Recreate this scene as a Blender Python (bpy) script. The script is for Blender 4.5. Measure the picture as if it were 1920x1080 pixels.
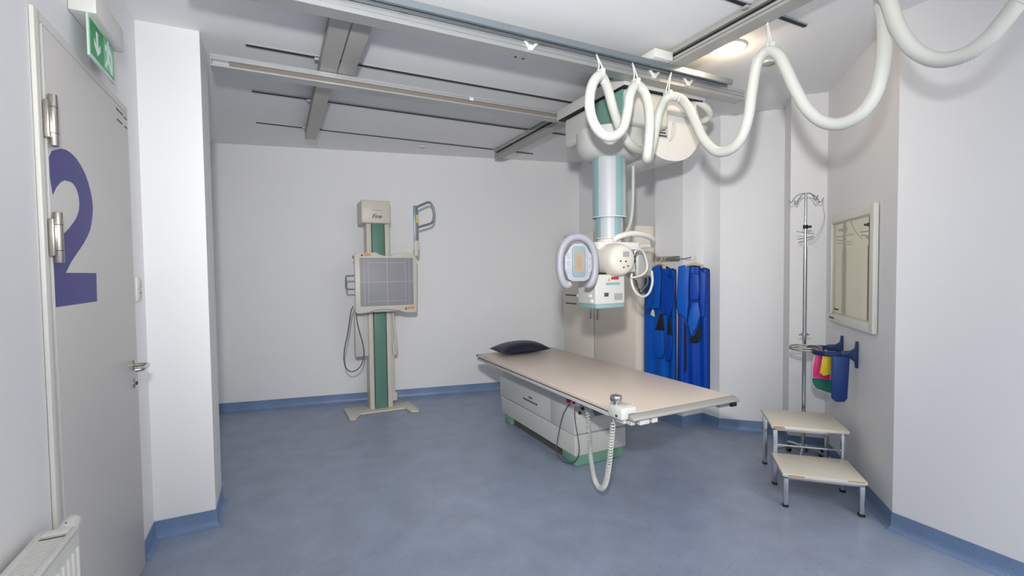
import bpy, bmesh, math, random
from mathutils import Vector, Matrix
random.seed(7)
for o in list(bpy.data.objects): bpy.data.objects.remove(o)
scene = bpy.context.scene
COL = scene.collection

# ------------------------------------------------------------------ camera
FPX, YAW, PITCH, ROLL = 887.3, math.radians(26.437), math.radians(2.054), math.radians(0.666)
CAM = Vector((0, 0, 1.5))
_F = Vector((math.sin(YAW)*math.cos(PITCH), math.cos(YAW)*math.cos(PITCH), -math.sin(PITCH)))
_r = Vector((math.cos(YAW), -math.sin(YAW), 0)); _d = _F.cross(_r)
RIGHT = math.cos(ROLL)*_r + math.sin(ROLL)*_d
DOWN = -math.sin(ROLL)*_r + math.cos(ROLL)*_d
cam_data = bpy.data.cameras.new('camera'); cam = bpy.data.objects.new('camera', cam_data); COL.objects.link(cam)
cam_data.sensor_width = 36; cam_data.lens = FPX*36/1920; cam_data.clip_start = 0.02
_m = Matrix((RIGHT, -DOWN, -_F)).transposed().to_4x4(); _m.translation = CAM
cam.matrix_world = _m
scene.camera = cam

# ------------------------------------------------------------------ light and exposure
world = bpy.data.worlds.new('world'); scene.world = world; world.use_nodes = True
world.node_tree.nodes['Background'].inputs[0].default_value = (0.9, 0.95, 1, 1)
world.node_tree.nodes['Background'].inputs[1].default_value = 0.3
def area_light(name, loc, aim, size, power, col=(1, 1, 1), shape='DISK', size_y=None):
    l = bpy.data.lights.new(name, 'AREA'); l.shape = shape; l.size = size; l.energy = power; l.color = col
    if size_y: l.size_y = size_y
    o = bpy.data.objects.new(name, l); COL.objects.link(o); o.location = loc
    o.rotation_euler = (Vector(aim)-Vector(loc)).to_track_quat('-Z', 'Y').to_euler()
    return o
# the photographer's flash above the camera (the shadows in the photo all run away from this point); its beam is strongest on its axis
fl = bpy.data.lights.new('camera_flash', 'SPOT'); fl.energy = 262; fl.spot_size = math.radians(102); fl.spot_blend = 1.0; fl.shadow_soft_size = 0.06; fl.color = (1, 0.995, 0.985)
fo = bpy.data.objects.new('camera_flash', fl); COL.objects.link(fo); fo.location = (-0.07, -0.02, 1.98)
fo.rotation_euler = (Vector((2.3, 4.8, 2.35))-fo.location).to_track_quat('-Z', 'Y').to_euler()
# unseen fill lights, added below the ceiling behind the camera to brighten the room
area_light('unseen_fill_light', (0.9, -1.5, 2.86), (0.9, -1.5, 0), 1.2, 28, (1, 0.995, 0.985), 'RECTANGLE', 0.6)
area_light('unseen_fill_light', (2.2, -1.5, 2.86), (2.2, -1.5, 0), 1.2, 28, (1, 0.995, 0.985), 'RECTANGLE', 0.6)
scene.view_settings.view_transform = 'Standard'; scene.view_settings.look = 'None'
scene.view_settings.gamma = 1; scene.view_settings.use_curve_mapping = False
scene.view_settings.exposure = 0.58

# ------------------------------------------------------------------ pixel helpers (a pixel gives a direction; the plane gives the distance)
def ray(x, y): return RIGHT*((x-960)/FPX) + DOWN*((y-540)/FPX) + _F
def onz(x, y, z): d = ray(x, y); return CAM + d*((z-CAM.z)/d.z)
def onx(x, y, X): d = ray(x, y); return CAM + d*(X/d.x)
def ony(x, y, Y): d = ray(x, y); return CAM + d*(Y/d.y)
def onpl(x, y, P, Q):
    n = Vector((-(Q[1]-P[1]), Q[0]-P[0], 0)); d = ray(x, y)
    return CAM + d*((n.dot(Vector((P[0], P[1], 0)))-n.dot(Vector((CAM.x, CAM.y, 0))))/n.dot(d))
S2 = math.sqrt(2)
def ST(s, t, z=0): return Vector(((s+t)/S2, (t-s)/S2, z))

# ------------------------------------------------------------------ materials
def lin(c): c /= 255; return c/12.92 if c <= .04045 else ((c+.055)/1.055)**2.4
def rgb(r, g, b): return (lin(r), lin(g), lin(b), 1)
def mat(name, col, rough=.5, metal=0, noise=0, nscale=30, bump=0, bscale=200, emit=0, spec=.5, coat=0):
    m = bpy.data.materials.new(name); m.use_nodes = True; nt = m.node_tree; b = nt.nodes['Principled BSDF']
    b.inputs['Base Color'].default_value = rgb(*col); b.inputs['Roughness'].default_value = rough
    b.inputs['Metallic'].default_value = metal; b.inputs['Specular IOR Level'].default_value = spec
    b.inputs['Coat Weight'].default_value = coat
    tc = nt.nodes.new('ShaderNodeTexCoord')
    n = nt.nodes.new('ShaderNodeTexNoise'); n.inputs['Scale'].default_value = nscale; n.inputs['Detail'].default_value = 4
    nt.links.new(tc.outputs['Object'], n.inputs['Vector'])
    mr = nt.nodes.new('ShaderNodeMapRange'); a = noise if noise else .015
    mr.inputs['To Min'].default_value = 1-a; mr.inputs['To Max'].default_value = 1+a
    nt.links.new(n.outputs['Fac'], mr.inputs['Value'])
    mx = nt.nodes.new('ShaderNodeVectorMath'); mx.operation = 'SCALE'; mx.inputs[0].default_value = rgb(*col)[:3]
    nt.links.new(mr.outputs['Result'], mx.inputs['Scale']); nt.links.new(mx.outputs[0], b.inputs['Base Color'])
    if bump:
        n2 = nt.nodes.new('ShaderNodeTexNoise'); n2.inputs['Scale'].default_value = bscale
        nt.links.new(tc.outputs['Object'], n2.inputs['Vector'])
        bp = nt.nodes.new('ShaderNodeBump'); bp.inputs['Strength'].default_value = bump; bp.inputs['Distance'].default_value = .002
        nt.links.new(n2.outputs['Fac'], bp.inputs['Height']); nt.links.new(bp.outputs[0], b.inputs['Normal'])
    if emit:
        b.inputs['Emission Color'].default_value = rgb(*col); b.inputs['Emission Strength'].default_value = emit
    return m
M = {}
M['wall'] = mat('white_wall_paint', (239, 239, 240), .6, bump=.12, bscale=160, noise=.012, nscale=3)
M['ceil'] = mat('ceiling_paint', (243, 243, 243), .8, bump=.1, bscale=160, noise=.012, nscale=3)
def floor_mat(name, base):
    m = bpy.data.materials.new(name); m.use_nodes = True; nt = m.node_tree; b = nt.nodes['Principled BSDF']
    b.inputs['Roughness'].default_value = .38; b.inputs['Specular IOR Level'].default_value = .45
    tc = nt.nodes.new('ShaderNodeTexCoord')
    n = nt.nodes.new('ShaderNodeTexNoise'); n.inputs['Scale'].default_value = 5; n.inputs['Detail'].default_value = 6
    r1 = nt.nodes.new('ShaderNodeValToRGB'); e = r1.color_ramp.elements
    e[0].position = .3; e[0].color = rgb(*[c*.95 for c in base]); e[1].position = .7; e[1].color = rgb(*[c*1.04 for c in base])
    nt.links.new(tc.outputs['Object'], n.inputs['Vector']); nt.links.new(n.outputs['Fac'], r1.inputs['Fac'])
    prev = r1.outputs['Color']
    for sc, th, c in ((55, .14, [c*.72 for c in base]), (70, .13, [min(255, c*1.28) for c in base]), (24, .06, [c*.55 for c in base])):
        v = nt.nodes.new('ShaderNodeTexVoronoi'); v.inputs['Scale'].default_value = sc; v.inputs['Randomness'].default_value = 1
        nt.links.new(tc.outputs['Object'], v.inputs['Vector'])
        lt = nt.nodes.new('ShaderNodeMath'); lt.operation = 'LESS_THAN'; lt.inputs[1].default_value = th
        nt.links.new(v.outputs['Distance'], lt.inputs[0])
        sep = nt.nodes.new('ShaderNodeSeparateColor'); nt.links.new(v.outputs['Color'], sep.inputs[0])
        gt = nt.nodes.new('ShaderNodeMath'); gt.operation = 'GREATER_THAN'; gt.inputs[1].default_value = .55
        nt.links.new(sep.outputs[0], gt.inputs[0])
        mu = nt.nodes.new('ShaderNodeMath'); mu.operation = 'MULTIPLY'
        nt.links.new(lt.outputs[0], mu.inputs[0]); nt.links.new(gt.outputs[0], mu.inputs[1])
        mx = nt.nodes.new('ShaderNodeMix'); mx.data_type = 'RGBA'; nt.links.new(mu.outputs[0], mx.inputs[0])
        nt.links.new(prev, mx.inputs[6]); mx.inputs[7].default_value = rgb(*c); prev = mx.outputs[2]
    nt.links.new(prev, b.inputs['Base Color'])
    return m
M['floor'] = floor_mat('blue_vinyl_floor', (152, 163, 184))
M['base'] = floor_mat('blue_vinyl_skirting', (118, 142, 178))
M['alu'] = mat('brushed_aluminium', (182, 184, 184), .4, .5, noise=.05, nscale=60)
M['alu_dark'] = mat('aluminium_grey', (142, 150, 156), .42, .7, noise=.04)
M['alu_mat'] = mat('grey_painted_metal', (176, 175, 170), .45, .2)
M['channel_shade'] = mat('channel_shade_strip', (128, 120, 110), .5)  # painted shade for the recess of the far crossbeam
M['groove'] = mat('dark_groove', (32, 32, 34), .6)
M['black'] = mat('black_rubber', (22, 22, 24), .6)
M['cable'] = mat('grey_cable', (96, 97, 98), .5)
M['chrome'] = mat('chrome_steel', (200, 202, 204), .16, 1)
M['steel'] = mat('satin_steel', (190, 186, 178), .28, 1)
M['cream'] = mat('cream_enamel', (212, 206, 194), .42)
M['cream2'] = mat('pale_grey_enamel', (200, 200, 194), .42)
M['white'] = mat('white_plastic', (222, 221, 216), .4)
M['hose'] = mat('ribbed_white_hose', (218, 219, 211), .5)
M['teal'] = mat('teal_enamel', (108, 152, 138), .4)
M['teal2'] = mat('pale_teal', (132, 166, 168), .4)
M['green'] = mat('green_column_cover', (96, 140, 124), .4)
M['plinth'] = mat('green_plinth', (112, 160, 138), .45)
M['tabletop'] = mat('beige_tabletop', (222, 207, 193), .34, noise=.02, nscale=4)
M['pedestal'] = mat('pedestal_grey_enamel', (210, 210, 205), .42)
M['navy'] = mat('navy_vinyl', (24, 26, 52), .38, bump=.2, bscale=60)
M['apron'] = mat('royal_blue_vinyl', (0, 86, 186), .45, noise=.08, nscale=12, spec=.25)
M['apron2'] = mat('deep_blue_vinyl', (0, 64, 164), .45, noise=.08, nscale=12, spec=.25)
M['binding'] = mat('navy_binding', (6, 18, 70), .6)
M['blackcloth'] = mat('black_strap', (12, 13, 20), .8)
M['wood'] = mat('pale_hanger', (214, 198, 170), .5)
M['laminate'] = mat('worn_cream_laminate', (228, 222, 206), .45, noise=.05, nscale=8)
M['chip'] = mat('chipped_chipboard', (190, 146, 100), .8, noise=.2, nscale=60)
M['cab'] = mat('cabinet_beige_grey', (236, 226, 212), .5)
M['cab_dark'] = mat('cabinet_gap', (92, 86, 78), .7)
M['door'] = mat('door_light_grey', (212, 209, 205), .45)
M['frame'] = mat('door_frame_ivory', (230, 229, 220), .4)
M['two'] = mat('violet_numeral', (72, 68, 138), .5)
M['signgreen'] = mat('sign_green', (8, 158, 84), .4)
M['signpale'] = mat('sign_pale_green', (110, 205, 160), .4)
M['signwhite'] = mat('sign_white', (235, 245, 238), .4)
M['acrylic'] = mat('acrylic_edge', (198, 222, 212), .2)
M['rad'] = mat('radiator_white', (228, 227, 222), .35)
M['screen'] = mat('detector_grey', (152, 152, 156), .5)
M['line'] = mat('pale_marking', (196, 198, 208), .5)
M['orange'] = mat('warning_orange', (214, 158, 70), .5)
M['print'] = mat('dark_print', (70, 70, 72), .6)
M['red'] = mat('red_button', (176, 40, 52), .4)
M['lilac'] = mat('lilac_grey_plastic', (156, 156, 164), .45)
M['panelface'] = mat('panel_pale_grey', (184, 186, 189), .42)
M['bezel'] = mat('grey_teal_bezel', (128, 148, 150), .45)
M['key'] = mat('key_grey', (164, 166, 174), .45)
M['panelgrey'] = mat('control_panel_grey', (166, 168, 176), .45)
M['lcd'] = mat('lcd_display', (150, 142, 128), .25)
M['lcd2'] = mat('lcd_print', (160, 128, 104), .35)
M['shield_blue'] = mat('shield_blue', (12, 54, 122), .5)
M['bracket_blue'] = mat('bracket_blue', (24, 46, 98), .45)
M['pink'] = mat('shield_pink', (216, 30, 122), .4)
M['yellow'] = mat('shield_yellow', (214, 186, 30), .4)
M['shgreen'] = mat('shield_green', (16, 112, 92), .4)
M['yellowlab'] = mat('yellow_label', (222, 206, 90), .5)
M['lamp'] = mat('lamp_glass', (255, 236, 205), .4, emit=9)
m = bpy.data.materials.new('lead_glass'); m.use_nodes = True; nt = m.node_tree
g = nt.nodes.new('ShaderNodeBsdfGlossy'); g.inputs['Roughness'].default_value = .015; g.inputs['Color'].default_value = rgb(236, 232, 212)
d_ = nt.nodes.new('ShaderNodeBsdfDiffuse'); d_.inputs['Color'].default_value = rgb(150, 146, 128)
mxs = nt.nodes.new('ShaderNodeMixShader'); mxs.inputs[0].default_value = .72
nt.links.new(d_.outputs[0], mxs.inputs[1]); nt.links.new(g.outputs[0], mxs.inputs[2])
nt.links.new(mxs.outputs[0], nt.nodes['Material Output'].inputs['Surface'])
M['glass'] = m

# ------------------------------------------------------------------ mesh builder
class MB:
    def __init__(s): s.v = []; s.f = []
    def add(s, vs, fs):
        k = len(s.v); s.v += [Vector(v) for v in vs]; s.f += [[i+k for i in f] for f in fs]; return s
    def addbm(s, bm):
        bm.verts.index_update(); s.add([v.co.copy() for v in bm.verts], [[v.index for v in f.verts] for f in bm.faces]); bm.free(); return s
    def box(s, a, b, bev=0, xf=None, seg=2):
        bm = bmesh.new(); bmesh.ops.create_cube(bm, size=1)
        a = Vector(a); b = Vector(b)
        for v in bm.verts: v.co = Vector([(a[i]+b[i])/2 + v.co[i]*(b[i]-a[i]) for i in range(3)])
        if bev: bmesh.ops.bevel(bm, geom=list(bm.edges), offset=bev, segments=seg, affect='EDGES', profile=.5)
        if xf is not None: bmesh.ops.transform(bm, matrix=xf, verts=bm.verts)
        return s.addbm(bm)
    def prism(s, pts, vec, bev=0, seg=2):
        bm = bmesh.new(); vec = Vector(vec)
        lo = [bm.verts.new(Vector(p)) for p in pts]; hi = [bm.verts.new(Vector(p)+vec) for p in pts]; n = len(pts)
        bm.faces.new(lo); bm.faces.new(hi[::-1])
        for i in range(n): bm.faces.new((lo[i], hi[i], hi[(i+1) % n], lo[(i+1) % n]))
        bmesh.ops.recalc_face_normals(bm, faces=bm.faces)
        if bev: bmesh.ops.bevel(bm, geom=list(bm.edges), offset=bev, segments=seg, affect='EDGES', profile=.5)
        return s.addbm(bm)
    def cyl(s, p, q, r, seg=20, r2=None, bev=0):
        p = Vector(p); q = Vector(q); r2 = r if r2 is None else r2
        if bev:
            L = (q-p).length
            return s.revolve([(0, 0), (r-bev, 0), (r-bev*.3, bev*.3), (r, bev), (r2, L-bev), (r2-bev*.3, L-bev*.3), (r2-bev, L), (0, L)], p, q-p, seg)
        return s.revolve([(0, 0), (r, 0), (r2, (q-p).length), (0, (q-p).length)], p, q-p, seg)
    def revolve(s, prof, org, axis, seg=24):
        q = Vector(axis).to_track_quat('Z', 'Y'); org = Vector(org); rings = []; vs = []; fs = []
        for r, z in prof:
            if r < 1e-6: rings.append([len(vs)]); vs.append(org+q@Vector((0, 0, z)))
            else:
                rings.append(list(range(len(vs), len(vs)+seg)))
                vs += [org+q@Vector((r*math.cos(2*math.pi*k/seg), r*math.sin(2*math.pi*k/seg), z)) for k in range(seg)]
        for A, B in zip(rings, rings[1:]):
            for k in range(seg):
                j = (k+1) % seg
                if len(A) == 1 and len(B) == 1: break
                if len(A) == 1: fs.append([A[0], B[j], B[k]])
                elif len(B) == 1: fs.append([A[k], A[j], B[0]])
                else: fs.append([A[k], A[j], B[j], B[k]])
        return s.add(vs, fs)
    def tube(s, pts, r, seg=10, closed=False, rf=None):
        pts = [Vector(p) for p in pts]; n = len(pts)
        tan = [((pts[(i+1) % n]-pts[i-1]) if closed else (pts[min(i+1, n-1)]-pts[max(i-1, 0)])).normalized() for i in range(n)]
        up = Vector((0, 0, 1)) if abs(tan[0].z) < .9 else Vector((1, 0, 0))
        nr = (up-tan[0]*up.dot(tan[0])).normalized(); vs = []; fs = []
        for i in range(n):
            nr = (nr-tan[i]*nr.dot(tan[i])).normalized(); bn = tan[i].cross(nr); rr = rf(i) if rf else r
            vs += [pts[i]+(nr*math.cos(2*math.pi*k/seg)+bn*math.sin(2*math.pi*k/seg))*rr for k in range(seg)]
        for i in range(n if closed else n-1):
            a = i*seg; b = ((i+1) % n)*seg
            for k in range(seg): j = (k+1) % seg; fs.append([a+k, a+j, b+j, b+k])
        if not closed: fs += [list(range(seg))[::-1], list(range((n-1)*seg, n*seg))]
        return s.add(vs, fs)
ORG = {}
def link(o, parent, org):
    COL.objects.link(o); ORG[o.name] = org
    if parent: o.parent = parent
    return o
def obj(name, mb, material, parent=None, loc=None, ang=35, flat=False):
    org = ORG[parent.name] if parent else (Vector(loc) if loc is not None else Vector((0, 0, 0)))
    me = bpy.data.meshes.new(name); me.from_pydata([v-org for v in mb.v], [], mb.f); me.update()
    bm = bmesh.new(); bm.from_mesh(me); bmesh.ops.recalc_face_normals(bm, faces=bm.faces); bm.to_mesh(me); bm.free()
    if not flat:
        for p in me.polygons: p.use_smooth = True
        me.set_sharp_from_angle(angle=math.radians(ang))
    me.materials.append(M[material])
    o = bpy.data.objects.new(name, me)
    if not parent: o.location = org
    return link(o, parent, org)
def thing(name, label, cat, loc, group=None):
    o = bpy.data.objects.new(name, None); o.empty_display_size = .1; o.location = loc
    link(o, None, Vector(loc)); return tag(o, label, cat, group)
def tag(o, label, cat, group=None):
    o['label'] = label; o['category'] = cat
    if group: o['group'] = group
    return o
def struct(name, mb, material, label, cat, parent=None, **k):
    o = obj(name, mb, material, parent, **k); o['kind'] = 'structure'; o['label'] = label; o['category'] = cat; return o
def spline(ctrl, step):
    ctrl = [Vector(c) for c in ctrl]; P = [ctrl[0]*2-ctrl[1]]+ctrl+[ctrl[-1]*2-ctrl[-2]]; dense = []
    for i in range(1, len(P)-2):
        for k in range(24):
            t = k/24; a, b, c, d = P[i-1:i+3]
            dense.append(.5*((2*b)+(c-a)*t+(2*a-5*b+4*c-d)*t*t+(3*b-a-3*c+d)*t**3))
    dense.append(ctrl[-1]); out = [dense[0]]; acc = 0
    for a, b in zip(dense, dense[1:]):
        L = (b-a).length
        while acc+L >= step:
            a = a+(b-a)*((step-acc)/L); L = (b-a).length; acc = 0; out.append(a.copy())
            if L < 1e-9: break
        acc += L
    return out
def rrect(cx, cy, w, h, r, n=5):
    out = []
    for sx, sy, a0 in ((1, 1, 0), (-1, 1, 90), (-1, -1, 180), (1, -1, 270)):
        for k in range(n+1):
            a = math.radians(a0+90*k/n); out.append((cx+sx*(w/2-r)+r*math.cos(a), cy+sy*(h/2-r)+r*math.sin(a)))
    return out

# ================================================================== the room
H = 2.9; XL = -.66
B0, B1 = Vector((-.607, 5.976)), Vector((3.58, 5.197))
def bwy(x): return B0.y+(B1.y-B0.y)*(x-B0.x)/(B1.x-B0.x)
struct('floor', MB().box((-1, -2.8, -.1), (4.5, 6.3, 0)), 'floor', 'speckled blue vinyl floor of the x-ray room', 'floor')
struct('ceiling', MB().box((-1, -2.8, H), (4.5, 6.3, H+.1)), 'ceil', 'plain pale grey painted ceiling', 'ceiling')
def wallpoly(name, pts, label): return struct(name, MB().prism([(x, y, 0) for x, y in pts], (0, 0, H)), 'wall', label, 'wall', flat=True)
wallpoly('wall_left', [(XL, -2.6), (XL, 6.2), (-.8, 6.2), (-.8, -2.6)], 'white wall with the grey door and the exit sign')
wallpoly('wall_pillar', [(XL, 3.28), (-.361, 3.28), (-.361, 3.62), (XL, 3.62)], 'white square pillar beside the grey door')
wallpoly('wall_back', [(XL, bwy(XL)), (3.58, bwy(3.58)), (3.6, bwy(3.6)+.14), (XL, bwy(XL)+.14)], 'plain white wall behind the wall stand')
wallpoly('wall_right_recess', [(3.58, 3.63), (3.58, 5.36), (3.74, 5.36), (3.74, 3.63)], 'white recessed wall behind the beige cabinet')
wallpoly('wall_right_pilaster', [(3.42, 3.27), (3.42, 3.63), (3.74, 3.63), (3.74, 3.27)], 'white pilaster behind the blue aprons')
wallpoly('wall_right_corner', [(3.68, 3.27), (3.68, 3.07), (4.05, 2.70), (4.2, 2.86), (3.84, 3.27)], 'white slanted wall panel beyond the foot of the table')
wallpoly('wall_right_column', [(4.05, 2.70), (3.805, 2.485), (3.99, 2.30), (4.3, 2.6), (4.2, 2.86)], 'white column behind the drip stand')
wallpoly('wall_right_window', [(3.99, 2.30), (3.112, 1.416), (3.25, 1.36), (4.12, 2.23), (4.1, 2.41)], 'white slanted wall with the viewing window')
wallpoly('wall_right_near', [(3.112, 1.416), (3.112, -2.6), (3.25, -2.6), (3.25, 1.36)], 'plain white wall under the big hose loop')
wallpoly('wall_front', [(-.8, -2.6), (3.25, -2.6), (3.25, -2.74), (-.8, -2.74)], 'plain white wall behind the photographer')

# coved skirting, mitred
def skirting(name, pts, i0, i1, label):
    pr = [(.0, .1), (.005, .1), (.006, .04), (.010, .020), (.018, .009), (.028, .003), (.034, .0005), (.034, .0), (0, 0)]
    vs = []; n = len(pr)
    for i in (i0, i1):
        p = Vector(pts[i]); dirs = []
        if i > 0: dirs.append((p-Vector(pts[i-1])).normalized())
        if i < len(pts)-1: dirs.append((Vector(pts[i+1])-p).normalized())
        ns = [Vector((d.y, -d.x)) for d in dirs]; b = sum(ns, Vector((0, 0))).normalized(); k = 1/max(.3, b.dot(ns[0]))
        vs += [(p.x+b.x*k*o, p.y+b.y*k*o, z) for o, z in pr]
    fs = [[j, (j+1) % n, n+(j+1) % n, n+j] for j in range(n)]+[list(range(n)), list(range(n, 2*n))[::-1]]
    struct(name, MB().add(vs, fs), 'base', label, 'skirting')
pl = [(XL, -2.6), (XL, 1.975)]
skirting('baseboard_left_near', pl, 0, 1, 'blue coved skirting under the radiator')
pl = [(XL, 3.035), (XL, 3.28), (-.361, 3.28), (-.361, 3.62), (XL, 3.62), (XL, bwy(XL)), (3.58, 5.197), (3.58, 3.63), (3.42, 3.63), (3.42, 3.27),
      (3.68, 3.27), (3.68, 3.07), (4.05, 2.70), (3.805, 2.485), (3.99, 2.30), (3.112, 1.416), (3.112, -2.6)]
nm = [('left_stub', 'short blue skirting between door and pillar'), ('pillar_front', 'blue skirting across the front of the pillar'), ('pillar_side', 'blue skirting along the side of the pillar'),
      ('pillar_back', 'blue skirting behind the pillar'), ('left_far', 'blue skirting of the wall beyond the pillar'), ('back', 'long blue skirting behind the wall stand'),
      ('recess', 'blue skirting behind the cabinet'), ('pilaster_end', 'short blue skirting beside the cabinet'), ('pilaster_side', 'blue skirting under the aprons'),
      ('pilaster_front', 'blue skirting on the front of the apron pilaster'), ('corner_side', 'short blue skirting in the corner beyond the table'), ('corner', 'blue skirting of the slanted wall panel beyond the table'),
      ('column_side', 'blue skirting at the side of the column'), ('column', 'blue skirting behind the drip stand'), ('window', 'blue skirting below the viewing window'), ('right_near', 'blue skirting of the wall under the big hose loop')]
for i, (n_, l_) in enumerate(nm): skirting('baseboard_'+n_, pl, i, i+1, l_)

# ---- door
LT = 2.30
door = struct('door_1', MB().box((XL+.001, 2.022, .008), (-.645, 2.985, LT), .002), 'door', 'light grey door with a big violet numeral 2', 'door', loc=None)
fr = MB().box((XL+.001, 1.998, 0), (-.6465, 2.018, LT+.035), .001).box((XL+.001, 2.018, LT+.004), (-.6465, 3.0, LT+.035), .001).box((XL+.001, 2.988, 0), (-.6465, 3.0, LT+.004), .001)
obj('door_frame', fr, 'door', door)
obj('frame_edge', MB().box((XL+.001, 1.978, 0), (-.6465, 1.998, LT+.035), .003), 'frame', door)
obj('rebate_strip', MB().box((-.645, 2.022, .01), (-.6435, 2.031, LT), .0004), 'frame', door)
for zc in (2.0, 1.625, .3):
    hb = MB().cyl((-.628, 2.030, zc-.082), (-.628, 2.030, zc+.082), .0125, 16, bev=.002).box((-.644, 2.002, zc-.06), (-.630, 2.028, zc+.06), .003)
    h_ = obj('hinge', hb, 'steel', door)
    for dz in (-.042, .042): obj('knuckle_gap', MB().cyl((-.628, 2.03, zc+dz-.0012), (-.628, 2.03, zc+dz+.0012), .0128, 16), 'print', h_)
def onleaf(pts, off=.0005): return [onx(x, y, -.645+off) for x, y in pts]
two = [(86, 292), (97, 283), (114.8, 278.5), (124, 281), (133, 287), (143, 297), (152, 311), (159, 325), (165, 341), (169, 356), (172, 370), (174, 388), (173.5, 402), (171.5, 418), (168.5, 432),
       (163, 445), (157, 456), (149, 468), (140.7, 480), (134, 490), (127.8, 502), (123.3, 511.5), (180.4, 512), (181.9, 565), (95.5, 577.4), (91.5, 482), (97, 464), (105.6, 454), (118, 440), (129.6, 428), (138, 417), (144, 407),
       (148, 395), (149, 383), (148, 370), (146, 361), (142.6, 352), (138, 345), (133, 341), (122, 338), (116, 340), (111, 344), (105, 352), (99, 365), (86, 330)]
p2 = [(-.6448, max(v.y, 2.036), v.z) for v in onleaf(two)]
obj('numeral', MB().prism(p2, (.0008, 0, 0)), 'two', door, flat=True)['label'] = 'big violet numeral 2 cut off at the hinge edge'
# two lines of small, unreadable print near the top corner of the leaf
for (a, b) in (((217, 190), (230, 206)), ((232, 209), (240, 218)), ((219, 212), (229, 223)), ((233, 227), (241, 235))):
    A, B = onx(*a, -.645), onx(*b, -.645); A.z -= .025; B.z -= .025
    A.y = min(A.y, 2.97); B.y = min(B.y, 2.975)
    obj('small_print', MB().box((-.645, A.y, min(A.z, B.z)-.004), (-.6443, B.y, min(A.z, B.z)+.004)), 'cab_dark', door)
hd = thing_h = None
hb = MB().revolve([(0, 0), (.026, 0), (.026, .006), (.022, .008), (0, .008)], (-.645, 2.925, 1.055), (1, 0, 0), 24)
hb.tube(spline([(-.64, 2.925, 1.055), (-.60, 2.925, 1.055), (-.588, 2.915, 1.055), (-.583, 2.89, 1.055), (-.583, 2.82, 1.053), (-.588, 2.792, 1.053), (-.61, 2.785, 1.053)], .006), .0095, 12)
obj('handle', hb, 'steel', door)
lk = obj('lock_plate', MB().revolve([(0, 0), (.024, 0), (.024, .005), (.02, .007), (0, .007)], (-.645, 2.925, .965), (1, 0, 0), 24), 'steel', door)
obj('keyhole', MB().cyl((-.64, 2.925, .965), (-.632, 2.925, .965), .009, 14), 'print', lk)

# ---- viewing window
SW = 1.1935                                        # wall plane s = (x-y)/sqrt2
def sxf(s): return Matrix(((1/S2, 1/S2, 0, 0), (-1/S2, 1/S2, 0, 0), (0, 0, 1, 0), (0, 0, 0, 1)))   # (s,t,z) -> world
XF = sxf(0)
t0, t1, z0, z1 = 3.43, 4.285, 1.088, 1.89
wf = MB(); fw = .06
for a, b in (((SW-.028, t0, z0), (SW-.001, t0+fw, z1)), ((SW-.028, t1-fw, z0), (SW-.001, t1, z1)), ((SW-.028, t0+fw, z1-fw), (SW-.001, t1-fw, z1)), ((SW-.028, t0+fw, z0), (SW-.001, t1-fw, z0+fw))):
    wf.box(a, b, .003, XF)
win = struct('window_1', wf, 'frame', 'viewing window with ivory frame and tinted glass above the coloured shields', 'window')
obj('pane', MB().box((SW-.012, t0+fw, z0+fw), (SW-.002, t1-fw, z1-fw), 0, XF), 'glass', win, flat=True)
ib = MB()
for a, b in (((SW-.02, t0+fw, z0+fw), (SW-.0119, t0+fw+.009, z1-fw)), ((SW-.02, t1-fw-.009, z0+fw), (SW-.0119, t1-fw, z1-fw)), ((SW-.02, t0+fw, z1-fw-.009), (SW-.0119, t1-fw, z1-fw)), ((SW-.02, t0+fw, z0+fw), (SW-.0119, t1-fw, z0+fw+.009))):
    ib.box(a, b, .001, XF)
obj('glazing_bead', ib, 'cream', win)
obj('small_print', MB().box((SW-.0125, t1-fw-.13, z0+fw+.03), (SW-.0118, t1-fw-.03, z0+fw+.042), 0, XF), 'print', win)
obj('small_print', MB().box((SW-.0285, t1-.14, z0+.022), (SW-.0278, t1-.025, z0+.034), 0, XF), 'print', win)

# ================================================================== exit sign
es = thing('exit_sign', 'green illuminated exit sign with down arrow above the grey door', 'exit sign', (XL, 2.45, 2.30))
obj('housing', MB().box((XL+.001, 2.30, 2.478), (-.575, 2.66, 2.58), .006), 'white', es)
obj('wall_bracket', MB().box((XL+.001, 2.25, 2.54), (-.62, 2.32, 2.62), .004), 'white', es)
px_ = -.605
obj('panel', MB().box((px_-.004, 2.305, 2.325), (px_+.003, 2.62, 2.48), .001), 'acrylic', es)
gp = obj('green_field', MB().box((px_+.003, 2.318, 2.338), (px_+.0042, 2.607, 2.47)), 'signgreen', es)
def up(pts, y0=2.318, z0=2.338): return [(px_+.0042, y0+a, z0+b*.84) for a, b in pts]
obj('arrow', MB().prism(up([(.066, .128), (.088, .128), (.088, .062), (.112, .086), (.112, .056), (.077, .02), (.042, .056), (.042, .086), (.066, .062)]), (.0006, 0, 0)), 'signwhite', es, flat=True)
obj('pale_field', MB().prism(up([(.157, .004), (.284, .004), (.284, .153), (.157, .153)]), (.0005, 0, 0)), 'signpale', es, flat=True)
fg = MB()
fg.prism([Vector(p)+Vector((.0004, 0, 0)) for p in up([(.175, .125), (.235, .14), (.262, .10), (.262, .03), (.25, .03), (.246, .09), (.222, .105), (.226, .07), (.262, .012), (.243, .008), (.207, .052), (.175, .012), (.163, .02), (.196, .07), (.196, .10), (.172, .095)])], (.0006, 0, 0))
fg.revolve([(0, 0), (.011, 0), (.011, .0006), (0, .0006)], (px_+.0047, 2.318+.212, 2.338+.121), (1, 0, 0), 16)
obj('running_figure', fg, 'signwhite', es, flat=True)

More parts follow.
